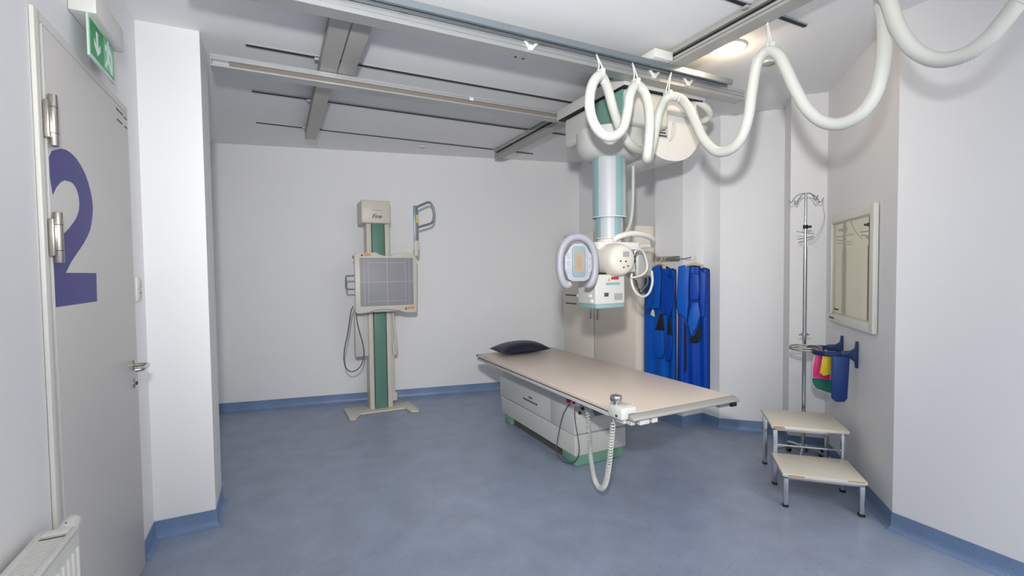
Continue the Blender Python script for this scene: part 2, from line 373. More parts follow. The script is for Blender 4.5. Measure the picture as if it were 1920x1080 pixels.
# ================================================================== radiator
rd = thing('radiator', 'white panel radiator with ribbed front below the violet numeral 2', 'radiator', (-.6, 1.3, 0))
ya, yb, zt = .62, 1.80, .765
obj('rear_panel', MB().box((-.632, ya, .16), (-.618, yb, zt-.012), .005), 'rad', rd)
fp = MB().box((-.552, ya, .16), (-.540, yb, zt-.012), .005)
for i in range(34):
    y = ya+.03+i*(yb-ya-.06)/33; fp.box((-.541, y-.006, .20), (-.534, y+.006, zt-.05), .003)
obj('front_panel', fp, 'rad', rd)
obj('side_cover', MB().box((-.63, yb-.002, .17), (-.542, yb+.004, zt), .002), 'rad', rd)
obj('side_cover', MB().box((-.63, ya-.004, .17), (-.542, ya+.002, zt), .002), 'rad', rd)
tg = MB().box((-.632, ya, zt-.01), (-.615, yb, zt), .002).box((-.557, ya, zt-.01), (-.540, yb, zt), .002).box((-.62, yb-.03, zt-.01), (-.552, yb, zt), .002)
for i in range(92): y = ya+.01+i*.0122; tg.box((-.616, y, zt-.008), (-.556, y+.006, zt-.002))
obj('top_grille', tg, 'rad', rd)
fin = MB()
for i in range(58): y = ya+.01+i*.02; fin.box((-.617, y, .2), (-.553, y+.003, zt-.03))
obj('convector_fins', fin, 'rad', rd)
vh = MB().cyl((-.585, yb+.004, .735), (-.585, yb+.035, .735), .014, 16).cyl((-.585, yb+.03, .735), (-.585, yb+.10, .74), .024, 20, bev=.006)
v_ = obj('thermostat_valve', vh, 'white', rd)
obj('valve_slot', MB().box((-.5875, yb+.045, .757), (-.5825, yb+.062, .7605)), 'print', v_)
obj('pipe', MB().cyl((-.585, yb+.02, 0), (-.585, yb+.02, .73), .008, 12), 'white', rd)
for yy in (ya+.2, yb-.23): obj('wall_bracket', MB().box((XL+.0008, yy, .5), (-.63, yy+.03, .7)), 'rad', rd)

# ---- light switch
sw = thing('light_switch', 'white wall switch between the door and the pillar', 'switch', (XL, 3.13, 1.37))
obj('plate', MB().box((XL, 3.07, 1.365), (-.648, 3.15, 1.49), .003), 'white', sw)
obj('rocker', MB().box((-.649, 3.083, 1.43), (-.643, 3.137, 1.478), .002), 'cream2', sw)
r_ = obj('key_unit', MB().box((-.649, 3.083, 1.377), (-.644, 3.137, 1.424), .002), 'cream2', sw)
obj('slot', MB().box((-.6445, 3.098, 1.405), (-.6435, 3.122, 1.412)), 'print', r_)

# ================================================================== ceiling system
for k, y in enumerate((1.73, 2.53, 3.335, 4.15, 4.98)):
    d0 = ['first', 'second', 'third', 'fourth', 'fifth'][k]
    o = thing('mounting_channel', d0+' of five dark slotted channels along the ceiling, counted towards the wall stand', 'ceiling rail', (1.3, y, 2.9), 'channels across the ceiling')
    x0 = -.13 if k else .2
    obj('channel', MB().box((x0, y-.009, 2.888), (2.77, y+.009, 2.8999)), 'groove', o)
    obj('lip', MB().box((x0, y-.016, 2.892), (2.77, y-.009, 2.8999)).box((x0, y+.009, 2.892), (2.77, y+.016, 2.8999)), 'alu', o)
def fixed_rail(xa, yend, label):
    xb = xa+.1; o = thing('ceiling_rail', label, 'ceiling rail', ((xa+xb)/2, 2.6, 2.9), 'ceiling rails of the tube crane')
    pr = [(xa, 2.885), (xa, 2.862), (xa+.022, 2.862), (xa+.022, 2.836), (xa, 2.836), (xa, 2.80), (xb, 2.80), (xb, 2.836), (xb-.022, 2.836), (xb-.022, 2.862), (xb, 2.862), (xb, 2.885)]
    obj('rail', MB().prism([(x, .2, z) for x, z in pr], (0, yend-.2, 0)), 'alu_mat', o, flat=True)
    for sx in (xa+.0225, xb-.0225): obj('dark_groove', MB().box((sx-.0015, .2, 2.8365), (sx+.0015, yend-.004, 2.8615)), 'groove', o)
    obj('bearing_strip', MB().box((xa-.0006, .2, 2.816), (xa+.003, yend-.004, 2.819)).box((xb-.003, .2, 2.816), (xb+.0006, yend-.004, 2.819)), 'groove', o)
    obj('end_cap', MB().box((xa-.003, yend-.004, 2.797), (xb+.003, yend+.004, 2.887), .001), 'alu_mat', o)
    for y in (1.73, 2.53, 3.335, 4.15, 4.98-.04):
        for s_ in (-1, 1):
            xx = xa if s_ < 0 else xb
            obj('clamp', MB().box((xx-.028 if s_ < 0 else xx, y-.018, 2.872), (xx if s_ < 0 else xx+.028, y+.018, 2.886), .002), 'alu_mat', o)
    return o
fixed_rail(.283, 5.03, 'grey ceiling rail with a flat plate beside it, nearer the pillar')
fixed_rail(2.275, 4.98, 'grey ceiling rail beside the glowing round lamp, nearer the aprons')

br = thing('rail_bridge', 'pair of long aluminium crossbeams sliding under the ceiling rails', 'crane bridge', (1.3, 2.9, 2.72))
def cbeam(y0, x0, x1, plain):
    y1 = y0+.09; za, zb = 2.727, 2.797
    if plain: pr = [(y0, za), (y0, za+.022), (y0+.005, za+.022), (y0+.005, za+.0255), (y0, za+.0255), (y0, za+.044), (y0+.005, za+.044), (y0+.005, za+.0475), (y0, za+.0475), (y0, zb), (y1, zb), (y1, za)]
    else: pr = [(y0, za), (y0, za+.010), (y0+.04, za+.012), (y0+.04, za+.040), (y0, za+.040), (y0, za+.05), (y0+.005, za+.05), (y0+.005, za+.054), (y0, za+.054), (y0, zb), (y1, zb), (y1, za)]
    o = obj('crossbeam', MB().prism([(x0, y, z) for y, z in pr], (x1-x0, 0, 0)), 'alu', br, flat=True)
    if not plain: obj('channel_shade_strip', MB().box((x0+.09, y0+.012, za+.0115), (x1-.02, y0+.041, za+.0395)), 'channel_shade', o)  # brown-grey strip that paints the shade inside the open channel
    obj('end_plate', MB().box((x0-.004, y0-.002, za-.002), (x0, y1+.002, zb+.001)), 'alu_mat', o)
    obj('end_plate', MB().box((x1, y0-.002, za-.002), (x1+.004, y1+.002, zb+.001)), 'alu_mat', o)
    return o
b2 = cbeam(3.305, -.31, 3.0, False); b1 = cbeam(2.372, -.31, 3.09, True)
for xx in (1.26, 1.31): obj('bolt', MB().cyl((xx, 2.455, 2.7235), (xx, 2.455, 2.7272), .007, 10), 'groove', b1)
obj('buffer', MB().box((1.31, 3.297, 2.762), (1.34, 3.306, 2.785), .001), 'white', b2)
ct = obj('cable_track', MB().prism([(-.31, y, z) for y, z in ((2.285, 2.806), (2.285, 2.772), (2.303, 2.772), (2.303, 2.786), (2.327, 2.786), (2.327, 2.772), (2.345, 2.772), (2.345, 2.806))], (3.17, 0, 0)), 'alu_dark', br, flat=True)
for x in (-.2, .6, 1.4, 2.2, 2.75): obj('track_bracket', MB().box((x-.02, 2.34, 2.79), (x+.02, 2.373, 2.797)), 'alu_dark', br)
obj('end_truck', MB().box((.392, 2.40, 2.799), (.490, 3.36, 2.812), .002), 'alu_mat', br)
obj('end_truck', MB().box((2.12, 2.25, 2.808), (2.268, 2.44, 2.862), .004), 'white', br)
obj('end_truck', MB().box((2.15, 2.44, 2.80), (2.255, 3.36, 2.83), .003), 'alu_mat', br)
for x in (1.31, 2.22, 2.52):
    cl = MB(); cl.tube([(x-.035, 2.366, 2.785), (x-.008, 2.364, 2.745), (x+.004, 2.362, 2.742), (x+.045, 2.362, 2.788)], .009, 8).box((x-.016, 2.356, 2.733), (x+.012, 2.372, 2.765), .003)
    obj('cable_clip', cl, 'white', br)

# ---- smoke detectors / lamp
for (x, y, r, lab) in ((1.498, 5.22, .04, 'small round sensor on the ceiling above the wall stand'), (3.04, 2.15, .055, 'round recessed ceiling fitting behind the hose loop, unlit')):
    o = thing('ceiling_sensor', lab, 'sensor', (x, y, 2.9))
    obj('rim', MB().revolve([(r*.72, -.0005), (r, -.0005), (r, -.006), (r*.93, -.012), (r*.72, -.012)], (x, y, 2.9), (0, 0, 1), 28), 'white', o)
    obj('face', MB().revolve([(0, -.001), (r*.74, -.001), (r*.74, -.006), (0, -.008)], (x, y, 2.9), (0, 0, 1), 28), 'cream2', o)
dl = thing('downlight', 'glowing round recessed ceiling lamp beside the grey rail', 'ceiling lamp', (2.60, 2.12, 2.9))
obj('trim_ring', MB().revolve([(.085, -.0005), (.115, -.0005), (.115, -.005), (.108, -.010), (.085, -.010)], (2.60, 2.12, 2.9), (0, 0, 1), 36), 'white', dl)
obj('diffuser', MB().revolve([(0, -.001), (.088, -.001), (.088, -.009), (.05, -.012), (0, -.013)], (2.60, 2.12, 2.9), (0, 0, 1), 36), 'lamp', dl)
ld = bpy.data.lights.new('downlight_glow', 'POINT'); ld.energy = 2.2; ld.color = (1, .78, .52); ld.shadow_soft_size = .08
lo = bpy.data.objects.new('downlight_glow', ld); COL.objects.link(lo); lo.location = (2.60, 2.12, 2.84)

# ================================================================== ceiling hung x-ray unit
xr = thing('ceiling_xray_tube', 'ceiling hung x-ray tube on a telescopic column above the table', 'x-ray unit', (2.155, 2.75, 2.4))
CX, CY = 2.155, 2.75
obj('carriage_plate', MB().box((2.06, 2.465, 2.705), (2.80, 3.30, 2.785), .006), 'cream2', xr)
obj('gap_strip', MB().box((2.063, 2.47, 2.697), (2.78, 3.27, 2.707)), 'groove', xr)
obj('carriage_body', MB().box((2.08, 2.475, 2.47), (2.46, 3.22, 2.698), .03, seg=4), 'cream2', xr)
obj('side_cover', MB().box((2.071, 2.50, 2.48), (2.084, 2.87, 2.692), .004), 'teal', xr)
obj('lower_housing', MB().revolve([(0, 0), (.125, 0), (.16, .006), (.195, .022), (.222, .05), (.238, .09), (.243, .14), (.243, .20), (0, .20)], (CX+.035, CY+.03, 2.285), (0, 0, 1), 48), 'cream2', xr)
pts = [(2.34, 2.69), (2.34, 2.44), (2.37, 2.35), (2.44, 2.30), (2.54, 2.28), (2.66, 2.29), (2.76, 2.34), (2.83, 2.43), (2.85, 2.55), (2.83, 2.66), (2.80, 2.69)]
sm = spline([(x, 0, z) for x, z in pts[1:]], .02)
pts = [(2.34, 2.69)]+[(v.x, v.z) for v in sm]
dh = obj('drum_housing', MB().prism([(x, 2.56, z) for x, z in pts], (0, .62, 0)), 'white', xr, ang=50)
obj('rating_label', MB().box((2.42, 2.5585, 2.43), (2.53, 2.5602, 2.55)), 'panelface', dh)
for i in range(5): obj('small_print', MB().box((2.43, 2.5578, 2.44+.022*i), (2.52-.01*(i % 3), 2.5586, 2.452+.022*i)), 'print', dh)
obj('drum_handle', MB().tube(spline([(2.54, 2.555, 2.42), (2.565, 2.54, 2.45), (2.575, 2.535, 2.52), (2.58, 2.555, 2.55)], .006), .005, 8), 'cream2', dh)
obj('top_cover', MB().box((2.30, 2.48, 2.60), (2.74, 2.62, 2.697), .02, seg=3), 'white', xr)
def column(r, z0, z1, name):
    o = obj(name, MB().cyl((CX, CY, z0), (CX, CY, z1), r, 48), 'panelface', xr)
    for k in range(4):
        a0 = k*math.pi/2; vs = []; n = 8
        for j in range(n+1):
            a = a0+math.radians(-15+30*j/n)
            for rr, zz in ((r-.002, z0+.001), (r+.003, z0+.001), (r+.003, z1-.001), (r-.002, z1-.001)): vs.append((CX+rr*math.cos(a), CY+rr*math.sin(a), zz))
        fs = [[4*j+i, 4*j+(i+1) % 4, 4*j+4+(i+1) % 4, 4*j+4+i] for j in range(n) for i in range(4)]+[[0, 1, 2, 3], [4*n+3, 4*n+2, 4*n+1, 4*n]]
        obj('column_stripe', MB().add(vs, fs), 'teal2', o)
    obj('rim', MB().revolve([(r-.01, 0), (r+.006, 0), (r+.006, .008), (r-.01, .008)], (CX, CY, z0-.004), (0, 0, 1), 48), 'cream2', o)
    return o
column(.118, 1.875, 2.30, 'upper_column'); column(.097, 1.725, 1.88, 'lower_column')
# head
Y0 = 2.50
def K(px, py, Y=Y0): return ony(px, py, Y)
cA, cB = K(1117, 578), K(1172, 514); dep = onx(1083, 540, cA.x).y-Y0
hx0, hx1 = K(1112, 480, 2.62).x, K(1188, 480, 2.62).x
obj('swivel_block', MB().cyl((CX, CY, 1.66), (CX, CY, 1.728), .085, 32, bev=.006).box((hx0, 2.56, 1.635), (hx1, 2.84, 1.69), .012), 'white', xr)
obj('yoke_plate', MB().box((hx0-.02, 2.60, K(1150, 511, 2.6).z), (hx1, 2.80, 1.64), .01), 'white', xr)
tc_ = K(1163, 487, 2.46); R = .112
tb = MB().revolve([(0, 0), (.075, 0), (.094, .012), (.104, .04), (R, .09), (R, .32), (.10, .38), (0, .38)], (tc_.x, 2.42, tc_.z), (0, 1, 0), 40)
th = obj('tube_housing', tb, 'cream', xr, ang=50)
for dx, dz, w, h in ((.015, .035, .05, .035),): obj('rating_label', MB().box((tc_.x+dx-w/2, 2.4185, tc_.z+dz-h/2), (tc_.x+dx+w/2, 2.4202, tc_.z+dz+h/2)), 'screen', th)
for dx, dz in ((-.03, -.01), (.012, -.012), (-.005, -.05), (.03, -.042)): obj('screw', MB().cyl((tc_.x+dx, 2.421, tc_.z+dz), (tc_.x+dx, 2.417, tc_.z+dz), .006, 10), 'print', th)
col_ = obj('collimator', MB().box((cA.x, Y0, cA.z+.02), (cB.x, Y0+dep, cB.z), .012, seg=3), 'cream2', xr)
obj('beam_window', MB().box((cA.x+.004, Y0+.004, cA.z-.005), (cB.x-.004, Y0+dep-.004, cA.z+.022), .006), 'teal2', col_)
gz = cB.z
for i in range(4):
    x = cA.x+.01+i*.056; obj('vent_gap', MB().box((x, Y0+.02, gz-.001), (x+.042, Y0+.06, gz+.012)), 'black', col_)
def stick(x0, x1, z0, z1, m_, nm_='sticker'):
    a, b = K(x0, z0), K(x1, z1); return obj(nm_, MB().box((a.x, Y0-.0012, b.z), (b.x, Y0+.001, a.z)), m_, col_)
stick(1146, 1160, 519, 524, 'red', 'warning_sticker'); stick(1136, 1162, 530, 534, 'teal2'); stick(1137, 1147, 535, 541, 'line'); stick(1133, 1141, 549, 556, 'print', 'rating_label'); stick(1152, 1167, 550, 562, 'screen', 'rating_label')
a = K(1142, 527); obj('warning_triangle', MB().prism([(a.x-.012, Y0-.0012, a.z), (a.x+.012, Y0-.0012, a.z), (a.x, Y0-.0012, a.z+.024)], (0, .002, 0)), 'orange', col_, flat=True)
for q in ((1107, 555), (1110, 565)):
    a = K(*q); a = onx(*q, cA.x); obj('dial', MB().cyl((cA.x+.002, a.y, a.z), (cA.x-.012, a.y, a.z), .012, 16), 'white', col_)
a = K(1079, 559); obj('side_knob', MB().cyl((cA.x+.02, Y0+dep-.004, a.z), (cA.x+.02, Y0+dep+.03, a.z), .012, 14, bev=.003), 'white', col_)
# control panel with its oval handle, turned a little towards the room's door
pc = K(1084, 492, 2.455); W_ = Matrix.Translation(pc) @ Matrix.Rotation(math.radians(-14), 4, 'Z')
def PL(u, v, w=0): return W_ @ Vector((u, w, v))   # u right, v up, w away from the viewer
def oval(a, b, n0, n1, drop=0): return [(a*math.sin(math.radians(t)), b*math.cos(math.radians(t))) for t in [n0+(n1-n0)*k/40 for k in range(41)]]
hh_ = [(-.05, -.128), (-.068, -.142), (-.09, -.13), (-.108, -.09), (-.117, -.03), (-.113, .045), (-.09, .108), (-.05, .146), (0, .158)]
hh_ += [(-u, v) for u, v in hh_[-2::-1]]
hp = spline([PL(u, v, .01) for u, v in hh_], .01)
cp = obj('control_handle', MB().tube(hp, .024, 14), 'lilac', xr)
body = [(-.052, .10), (-.028, .118), (.028, .118), (.052, .10), (.088, .04), (.09, -.04), (.068, -.105), (.04, -.118), (-.04, -.118), (-.068, -.105), (-.09, -.04), (-.088, .04)]
cpn = obj('control_panel', MB().prism([PL(u, v, -.012) for u, v in body], W_.to_3x3() @ Vector((0, .055, 0)), .006), 'panelgrey', xr)
obj('bezel', MB().prism([PL(u, v, -.020) for u, v in rrect(0, .005, .086, .19, .02)], W_.to_3x3() @ Vector((0, .012, 0)), .002), 'bezel', cpn)
obj('display', MB().prism([PL(u, v, -.0215) for u, v in rrect(0, .005, .062, .128, .004)], W_.to_3x3() @ Vector((0, .003, 0))), 'lcd', cpn)
obj('display_field', MB().prism([PL(u, v, -.0222) for u, v in rrect(-.002, -.005, .034, .085, .003)], W_.to_3x3() @ Vector((0, .002, 0))), 'lcd2', cpn)
for sx in (-1, 1):
    for k in range(3): obj('key', MB().prism([PL(u, v, -.0165) for u, v in rrect(sx*.067, .04-.045*k, .022, .03, .006)], W_.to_3x3() @ Vector((0, .006, 0))), 'key', cpn)
obj('panel_arm', MB().cyl(pc+Vector((.01, .035, 0)), (hx0+.06, 2.68, pc.z+.035), .032, 20), 'white', xr)
# cable end behind the head
gx = K(1206, 497, 2.78)
d0_, d1_ = K(1194, 522, 2.76), K(1226, 472, 2.76)
obj('generator_box', MB().box((d0_.x, 2.76, d0_.z), (d1_.x, 2.90, d1_.z), .03, seg=4), 'alu_mat', xr, ang=50)
def strand(pts, r, m_, nm_, step=.012, par=xr, seg=10): return obj(nm_, MB().tube(spline(pts, step), r, seg), m_, par, ang=60)
strand([K(1150, 450, 2.66), K(1162, 443, 2.64), K(1185, 438, 2.64), K(1210, 441, 2.66), K(1224, 450, 2.72), K(1222, 460, 2.80), K(1205, 461, 2.82), K(1190, 468, 2.78), K(1180, 478, 2.7)], .021, 'hose', 'head_hose')
strand([K(1183, 490, 2.6), K(1192, 470, 2.58), K(1204, 470, 2.6), K(1212, 490, 2.62), K(1212, 507, 2.62), K(1200, 517, 2.6), K(1184, 521, 2.58)], .0075, 'white', 'cable')
strand([K(1184, 512, 2.6), K(1184, 528, 2.6), K(1190, 545, 2.6), K(1203, 556, 2.62), K(1216, 550, 2.66), K(1223, 530, 2.7), K(1222, 508, 2.74)], .009, 'white', 'cable')
strand([K(1188, 520, 2.66), K(1192, 535, 2.66), K(1203, 543, 2.68), K(1213, 533, 2.72), K(1215, 515, 2.76)], .006, 'cable', 'cable')
strand([K(1192, 525, 2.68), K(1200, 549, 2.68), K(1208, 545, 2.7), K(1216, 530, 2.74), K(1217, 512, 2.78)], .005, 'black', 'cable')
for q in ((1186, 477), (1188, 484), (1189, 491)):
    a = K(*q, 2.52); obj('connector', MB().cyl(a, a+Vector((.03, .03, .012)), .009, 10), 'black', xr)
strand([K(1187, 292, 2.86), K(1187, 330, 2.86), K(1186, 380, 2.85), K(1182, 415, 2.82), K(1172, 440, 2.76)], .013, 'cream2', 'riser_cable')
obj('cable_gland', MB().cyl(K(1187, 285, 2.86), K(1187, 306, 2.86), .019, 14), 'cab_dark', xr)

# ================================================================== suspended hose
X5 = 2.38
path = [ony(1216, 262, 2.64), ony(1208, 281, 2.58), ony(1194, 281, 2.5), ony(1180, 270, 2.44), ony(1164, 246, 2.40), ony(1150, 205, 2.35), ony(1139, 166, 2.31), ony(1126, 143, 2.27), ony(1111, 158, 2.24), ony(1105, 195, 2.22),
        ony(1113, 230, 2.22), ony(1130, 252, 2.22), ony(1150, 256, 2.22), ony(1168, 240, 2.23), ony(1177, 205, 2.25), ony(1181, 178, 2.26), ony(1192, 160, 2.28), ony(1206, 170, 2.29), ony(1215, 195, 2.28), ony(1218, 230, 2.25), ony(1216, 268, 2.23),
        ony(1213, 296, 2.26), ony(1216, 297, 2.36), ony(1224, 268, 2.43), ony(1231, 235, 2.43), ony(1238, 205, 2.40), ony(1252, 182, 2.34)]
path += [onx(x, y, X5) for x, y in ((1274, 184), (1290, 202), (1305, 232), (1320, 262), (1344, 284), (1370, 280), (1390, 258), (1403, 220), (1410, 170), (1418, 125), (1429, 103), (1443, 95), (1460, 104), (1474, 130), (1490, 165), (1510, 200),
         (1535, 224), (1562, 233), (1590, 228), (1620, 208), (1643, 172), (1655, 125), (1659, 80), (1658, 35), (1652, 3))]
path += [onx(x, y, X5-.06) for x, y in ((1655, -14), (1667, 4), (1682, 48), (1706, 86), (1740, 108), (1775, 112), (1815, 100), (1850, 75), (1880, 42), (1905, 8), (1925, -30))]
e_ = path[-1]; path += [Vector((e_.x, e_.y-.03, 2.72)), Vector((e_.x+.02, e_.y-.04, 2.83))]
hs = thing('suspended_hose', 'thick white ribbed cable hose hanging in loops below the ceiling rails', 'hose', path[0])
sp = spline(path, .0042)
RH = .0295
obj('hose', MB().tube(sp, RH, 14, rf=lambda i: RH if i % 2 else RH*.90), 'hose', hs, ang=80)
def hanger(p, top, m_='white'):
    p = Vector(p); mb = MB(); side = Vector((.02, 0, 0))
    ring = [p+Vector((0, math.cos(a)*(RH+.006), math.sin(a)*(RH+.006))) if abs(top.y-p.y) > 9 else p+Vector((math.cos(a)*(RH+.005), math.sin(a)*.012*0, math.sin(a)*(RH+.005))) for a in [2*math.pi*k/20 for k in range(20)]]
    mb.tube([p+side+Vector((0, 0, RH*.6)), p+side*.5+Vector((0, 0, RH+.03)), top], .0045, 8).tube([p-side+Vector((0, 0, RH*.6)), p-side*.5+Vector((0, 0, RH+.03)), top], .0045, 8)
    o = obj('hanger', mb, m_, hs)
    obj('snap_hook', MB().tube([top+Vector((0, 0, -.008))+Vector((.007*math.cos(a), 0, .012*math.sin(a))) for a in [2*math.pi*k/14 for k in range(14)]], .002, 6, closed=True), 'steel', o)
    obj('strap', MB().box(p+Vector((-.012, -RH-.003, -.004)), p+Vector((.012, RH+.003, RH+.008)), .004), m_, o)
for q in ((1126, 143, 2.27), (1192, 160, 2.28), (1252, 182, 2.34)):
    p = ony(*q); hanger(p, Vector((p.x+.005, 2.315, 2.772)))
p = onx(1443, 95, X5); hanger(p, Vector((2.36, p.y, 2.80)))
p = onx(1653, -6, X5-.03); hanger(p, Vector((2.35, p.y, 2.80)))
hanger(Vector((e_.x+.005, e_.y-.035, 2.77)), Vector((2.33, e_.y-.035, 2.875)))
he = thing('elbow_hose', 'short bent white hose at the end of the crane carriage', 'hose', ony(1262, 196, 2.6))
ps = spline([ony(1262, 198, 2.55), ony(1285, 188, 2.52), ony(1308, 192, 2.50), ony(1325, 203, 2.50), ony(1330, 216, 2.53), ony(1320, 226, 2.58), ony(1308, 226, 2.64)], .0042)
obj('hose', MB().tube(ps, .026, 14, rf=lambda i: .026 if i % 2 else .0242), 'hose', he, ang=80)
obj('collar', MB().cyl(ps[0], ps[4], .030, 18), 'white', he)

# ================================================================== wall stand
ws = thing('wall_bucky_stand', 'cream wall stand with green column and square grey x-ray detector', 'x-ray stand', (1.0, 5.25, 0))
bp_ = [onz(x, y, 0) for x, y in ((644, 769.5), (655.5, 789), (667, 789), (676, 778.7), (760, 767.5), (771, 774), (785, 773), (785, 769), (767, 755.6), (732, 759), (693, 763.7))]
obj('foot_plate', MB().prism([(p.x, p.y, .001) for p in bp_], (0, 0, .02), .004), 'cream', ws)
obj('column', MB().box((.872, 5.225, .02), (.922, 5.42, 2.06), .006).box((1.064, 5.225, .02), (1.116, 5.42, 2.06), .006).box((.90, 5.27, .02), (1.10, 5.42, 2.06)), 'cream', ws)
obj('column_cover', MB().box((.930, 5.228, .021), (1.056, 5.275, 2.06), .004), 'green', ws)
obj('dark_gap', MB().box((.922, 5.245, .021), (.930, 5.28, 2.06)).box((1.056, 5.245, .021), (1.064, 5.28, 2.06)), 'print', ws)
hx = obj('head_cover', MB().box((.81, 5.13, 2.022), (1.108, 5.44, 2.262), .012), 'cream', ws)
obj('wall_bracket', MB().box((.93, 5.42, 1.9), (1.06, 5.66, 1.96)), 'cream', ws)
# logo
fc = bpy.data.curves.new('logo', 'FONT'); fc.body = 'Fine'; fc.size = .075; fc.shear = .35; fc.offset = .0012; fc.extrude = .0006
to = bpy.data.objects.new('tmp_text', fc); COL.objects.link(to); bpy.context.view_layer.update()
tm = bpy.data.meshes.new_from_object(to.evaluated_get(bpy.context.evaluated_depsgraph_get())); bpy.data.objects.remove(to)
xs = [v.co.x for v in tm.vertices]; w0 = max(xs)-min(xs)
lm = MB().add([(.968-w0/2*.8+(v.co.x-min(xs))*.8, 5.1295-v.co.z, 2.075+v.co.y*.8) for v in tm.vertices], [list(p.vertices) for p in tm.polygons])
obj('logo', lm, 'print', hx, flat=True)
for k in range(6): obj('small_print', MB().box((.925+k*.0165, 5.1292, 2.152), (.937+k*.0165, 5.1302, 2.162)), 'alu_dark', hx)
# detector
YD = 4.95
def D(px, py, Y=YD): v = ony(px, py, Y); return (v.x, Y, v.z)
out = [(664.5, 479), (668, 474.5), (690, 473.5), (705, 473), (712, 477), (720, 479.5), (733, 479.5), (740, 476), (748, 474), (770, 474), (776, 478), (782, 486), (782, 583), (778, 586), (760, 585.5), (748, 582), (735, 580), (718, 580), (703, 582), (690, 586.5), (672, 588.5), (667, 586)]
dt = obj('detector', MB().prism([D(*q) for q in out], (0, .05, 0), .006), 'cream', ws, ang=40)
sx0, sx1 = D(674, 484)[0], D(774, 484)[0]; sz1, sz0 = D(724, 483.5)[2], D(724, 573)[2]
obj('detector_face', MB().box((sx0, YD-.0025, sz0), (sx1, YD+.002, sz1), .001), 'screen', dt)
def ml(x0, x1, z0, z1): obj('marking_line', MB().box((x0, YD-.0035, z0), (x1, YD-.002, z1)), 'line', dt)
W = sx1-sx0; Hh = sz1-sz0; cx_, cz_ = (sx0+sx1)/2, (sz0+sz1)/2
ml(cx_-.002, cx_+.002, sz0, sz1); ml(sx0, sx1, cz_-.002, cz_+.002)
for fx, fz in ((.345, .40), (.345, .46), (.42, .46)):
    for s_ in (-1, 1):
        ml(cx_+s_*fx*W-.0015, cx_+s_*fx*W+.0015, cz_-.47*Hh, cz_+.47*Hh) if fz > .42 else None
        ml(cx_-fx*W, cx_+fx*W, cz_+s_*fz*Hh-.0015, cz_+s_*fz*Hh+.0015) if fx < .4 and fz < .45 else None
for q in ((676, 477.5), (759, 577.5)):
    v = ony(*q, YD); obj('warning_sticker', MB().box((v.x+.03, YD-.001, v.z-.012), (v.x+.10, YD+.001, v.z+.014)), 'orange', dt)
    obj('warning_triangle', MB().prism([(v.x, YD-.001, v.z-.014), (v.x+.026, YD-.001, v.z-.014), (v.x+.013, YD-.001, v.z+.012)], (0, .002, 0)), 'print', dt, flat=True)
obj('detector_housing', MB().box((.735, 5.0, 1.09), (1.345, 5.09, 1.675), .012), 'cream', ws)
obj('lift_carriage', MB().box((.845, 5.09, 1.15), (1.14, 5.235, 1.62), .01), 'cream', ws)
obj('cable_box', MB().box((.735, 5.24, .60), (.872, 5.34, 1.12), .008), 'cream2', ws)
obj('conduit', MB().box((1.116, 5.30, .08), (1.155, 5.36, 1.12), .004).box((1.116, 5.28, .07), (1.175, 5.38, .16), .004), 'cream', ws)
strand([(1.13, 5.2, 1.12), (1.135, 5.2, .95), (1.15, 5.19, .8), (1.158, 5.19, .66), (1.148, 5.20, .6), (1.135, 5.21, .63), (1.13, 5.22, .72)], .012, 'cream', 'hanging_cable', par=ws)
gr = [ony(*q, 5.03) for q in ((664, 517), (649, 517.5), (648.5, 520), (648.5, 540), (650, 542.5), (664, 542.5))]
obj('side_grip', MB().tube(gr, .008, 8), 'alu_dark', ws)
obj('knob', MB().cyl(ony(660.5, 482, 5.0), ony(660.5, 482, 5.0)+Vector((.06, 0, 0)), .015, 14), 'lilac', ws)
strand([ony(x, y, 5.05) for x, y in ((662, 574), (658, 585), (655, 605), (651, 630), (646, 655), (645, 675), (649, 690), (658, 697), (668, 694), (677, 685), (682, 668), (681, 648), (674, 622), (670, 605), (668, 588), (669, 578))], .006, 'cable', 'control_cable', par=ws)
YH = 5.02
ab = ony(780, 475, YH)
obj('arm_socket', MB().cyl(ony(780, 480, YH), ony(780, 468, YH), .03, 18, bev=.004).box(ony(776, 472, YH)+Vector((0, -.015, 0)), ony(785, 451, YH)+Vector((0, .015, 0)), .006), 'cream', ws)
ps_ = obj('arm_post', MB().box(ony(776, 453, YH)+Vector((0, -.01, 0)), ony(783, 386, YH)+Vector((0, .01, 0)), .004), 'alu_dark', ws)
obj('yellow_label', MB().box(ony(780, 418, YH)+Vector((0, -.012, 0)), ony(783, 403, YH)+Vector((0, -.0095, 0))), 'yellowlab', ps_)
strand([ony(x, y, YH) for x, y in ((780, 389), (790, 384.5), (803, 379.5), (809, 383), (813, 393), (813.5, 405), (811, 416), (805, 420), (793, 423.5), (781, 427))], .013, 'alu_dark', 'arm_grip', par=ws)

# ================================================================== table
tb_ = thing('xray_table', 'long beige topped x-ray table on a grey pedestal', 'x-ray table', (2.23, 3.5, 0))
x0, x1, ya_, yb_ = 1.722, 2.572, 1.99, 4.26
obj('table_top', MB().box((x0+.012, ya_+.055, .684), (x1-.012, yb_-.02, .70), .003), 'tabletop', tb_)
obj('edge_profile', MB().box((x0, ya_+.05, .672), (x0+.026, yb_, .694), .003).box((x1-.026, ya_+.05, .672), (x1, yb_, .694), .003).box((x0, yb_-.03, .672), (x1, yb_, .694), .003), 'tabletop', tb_)
def ep(y, z): return (x0, y, z)
obj('end_profile', MB().prism([ep(ya_+.06, .699), ep(ya_+.012, .688), ep(ya_, .676), ep(ya_+.006, .668), ep(ya_+.06, .668)], (x1-x0, 0, 0), .002), 'alu_mat', tb_)
for xs_ in (x0+.004, x1-.034): obj('accessory_rail', MB().box((xs_, ya_+.03, .640), (xs_+.03, yb_-.01, .662), .002), 'cream2', tb_)
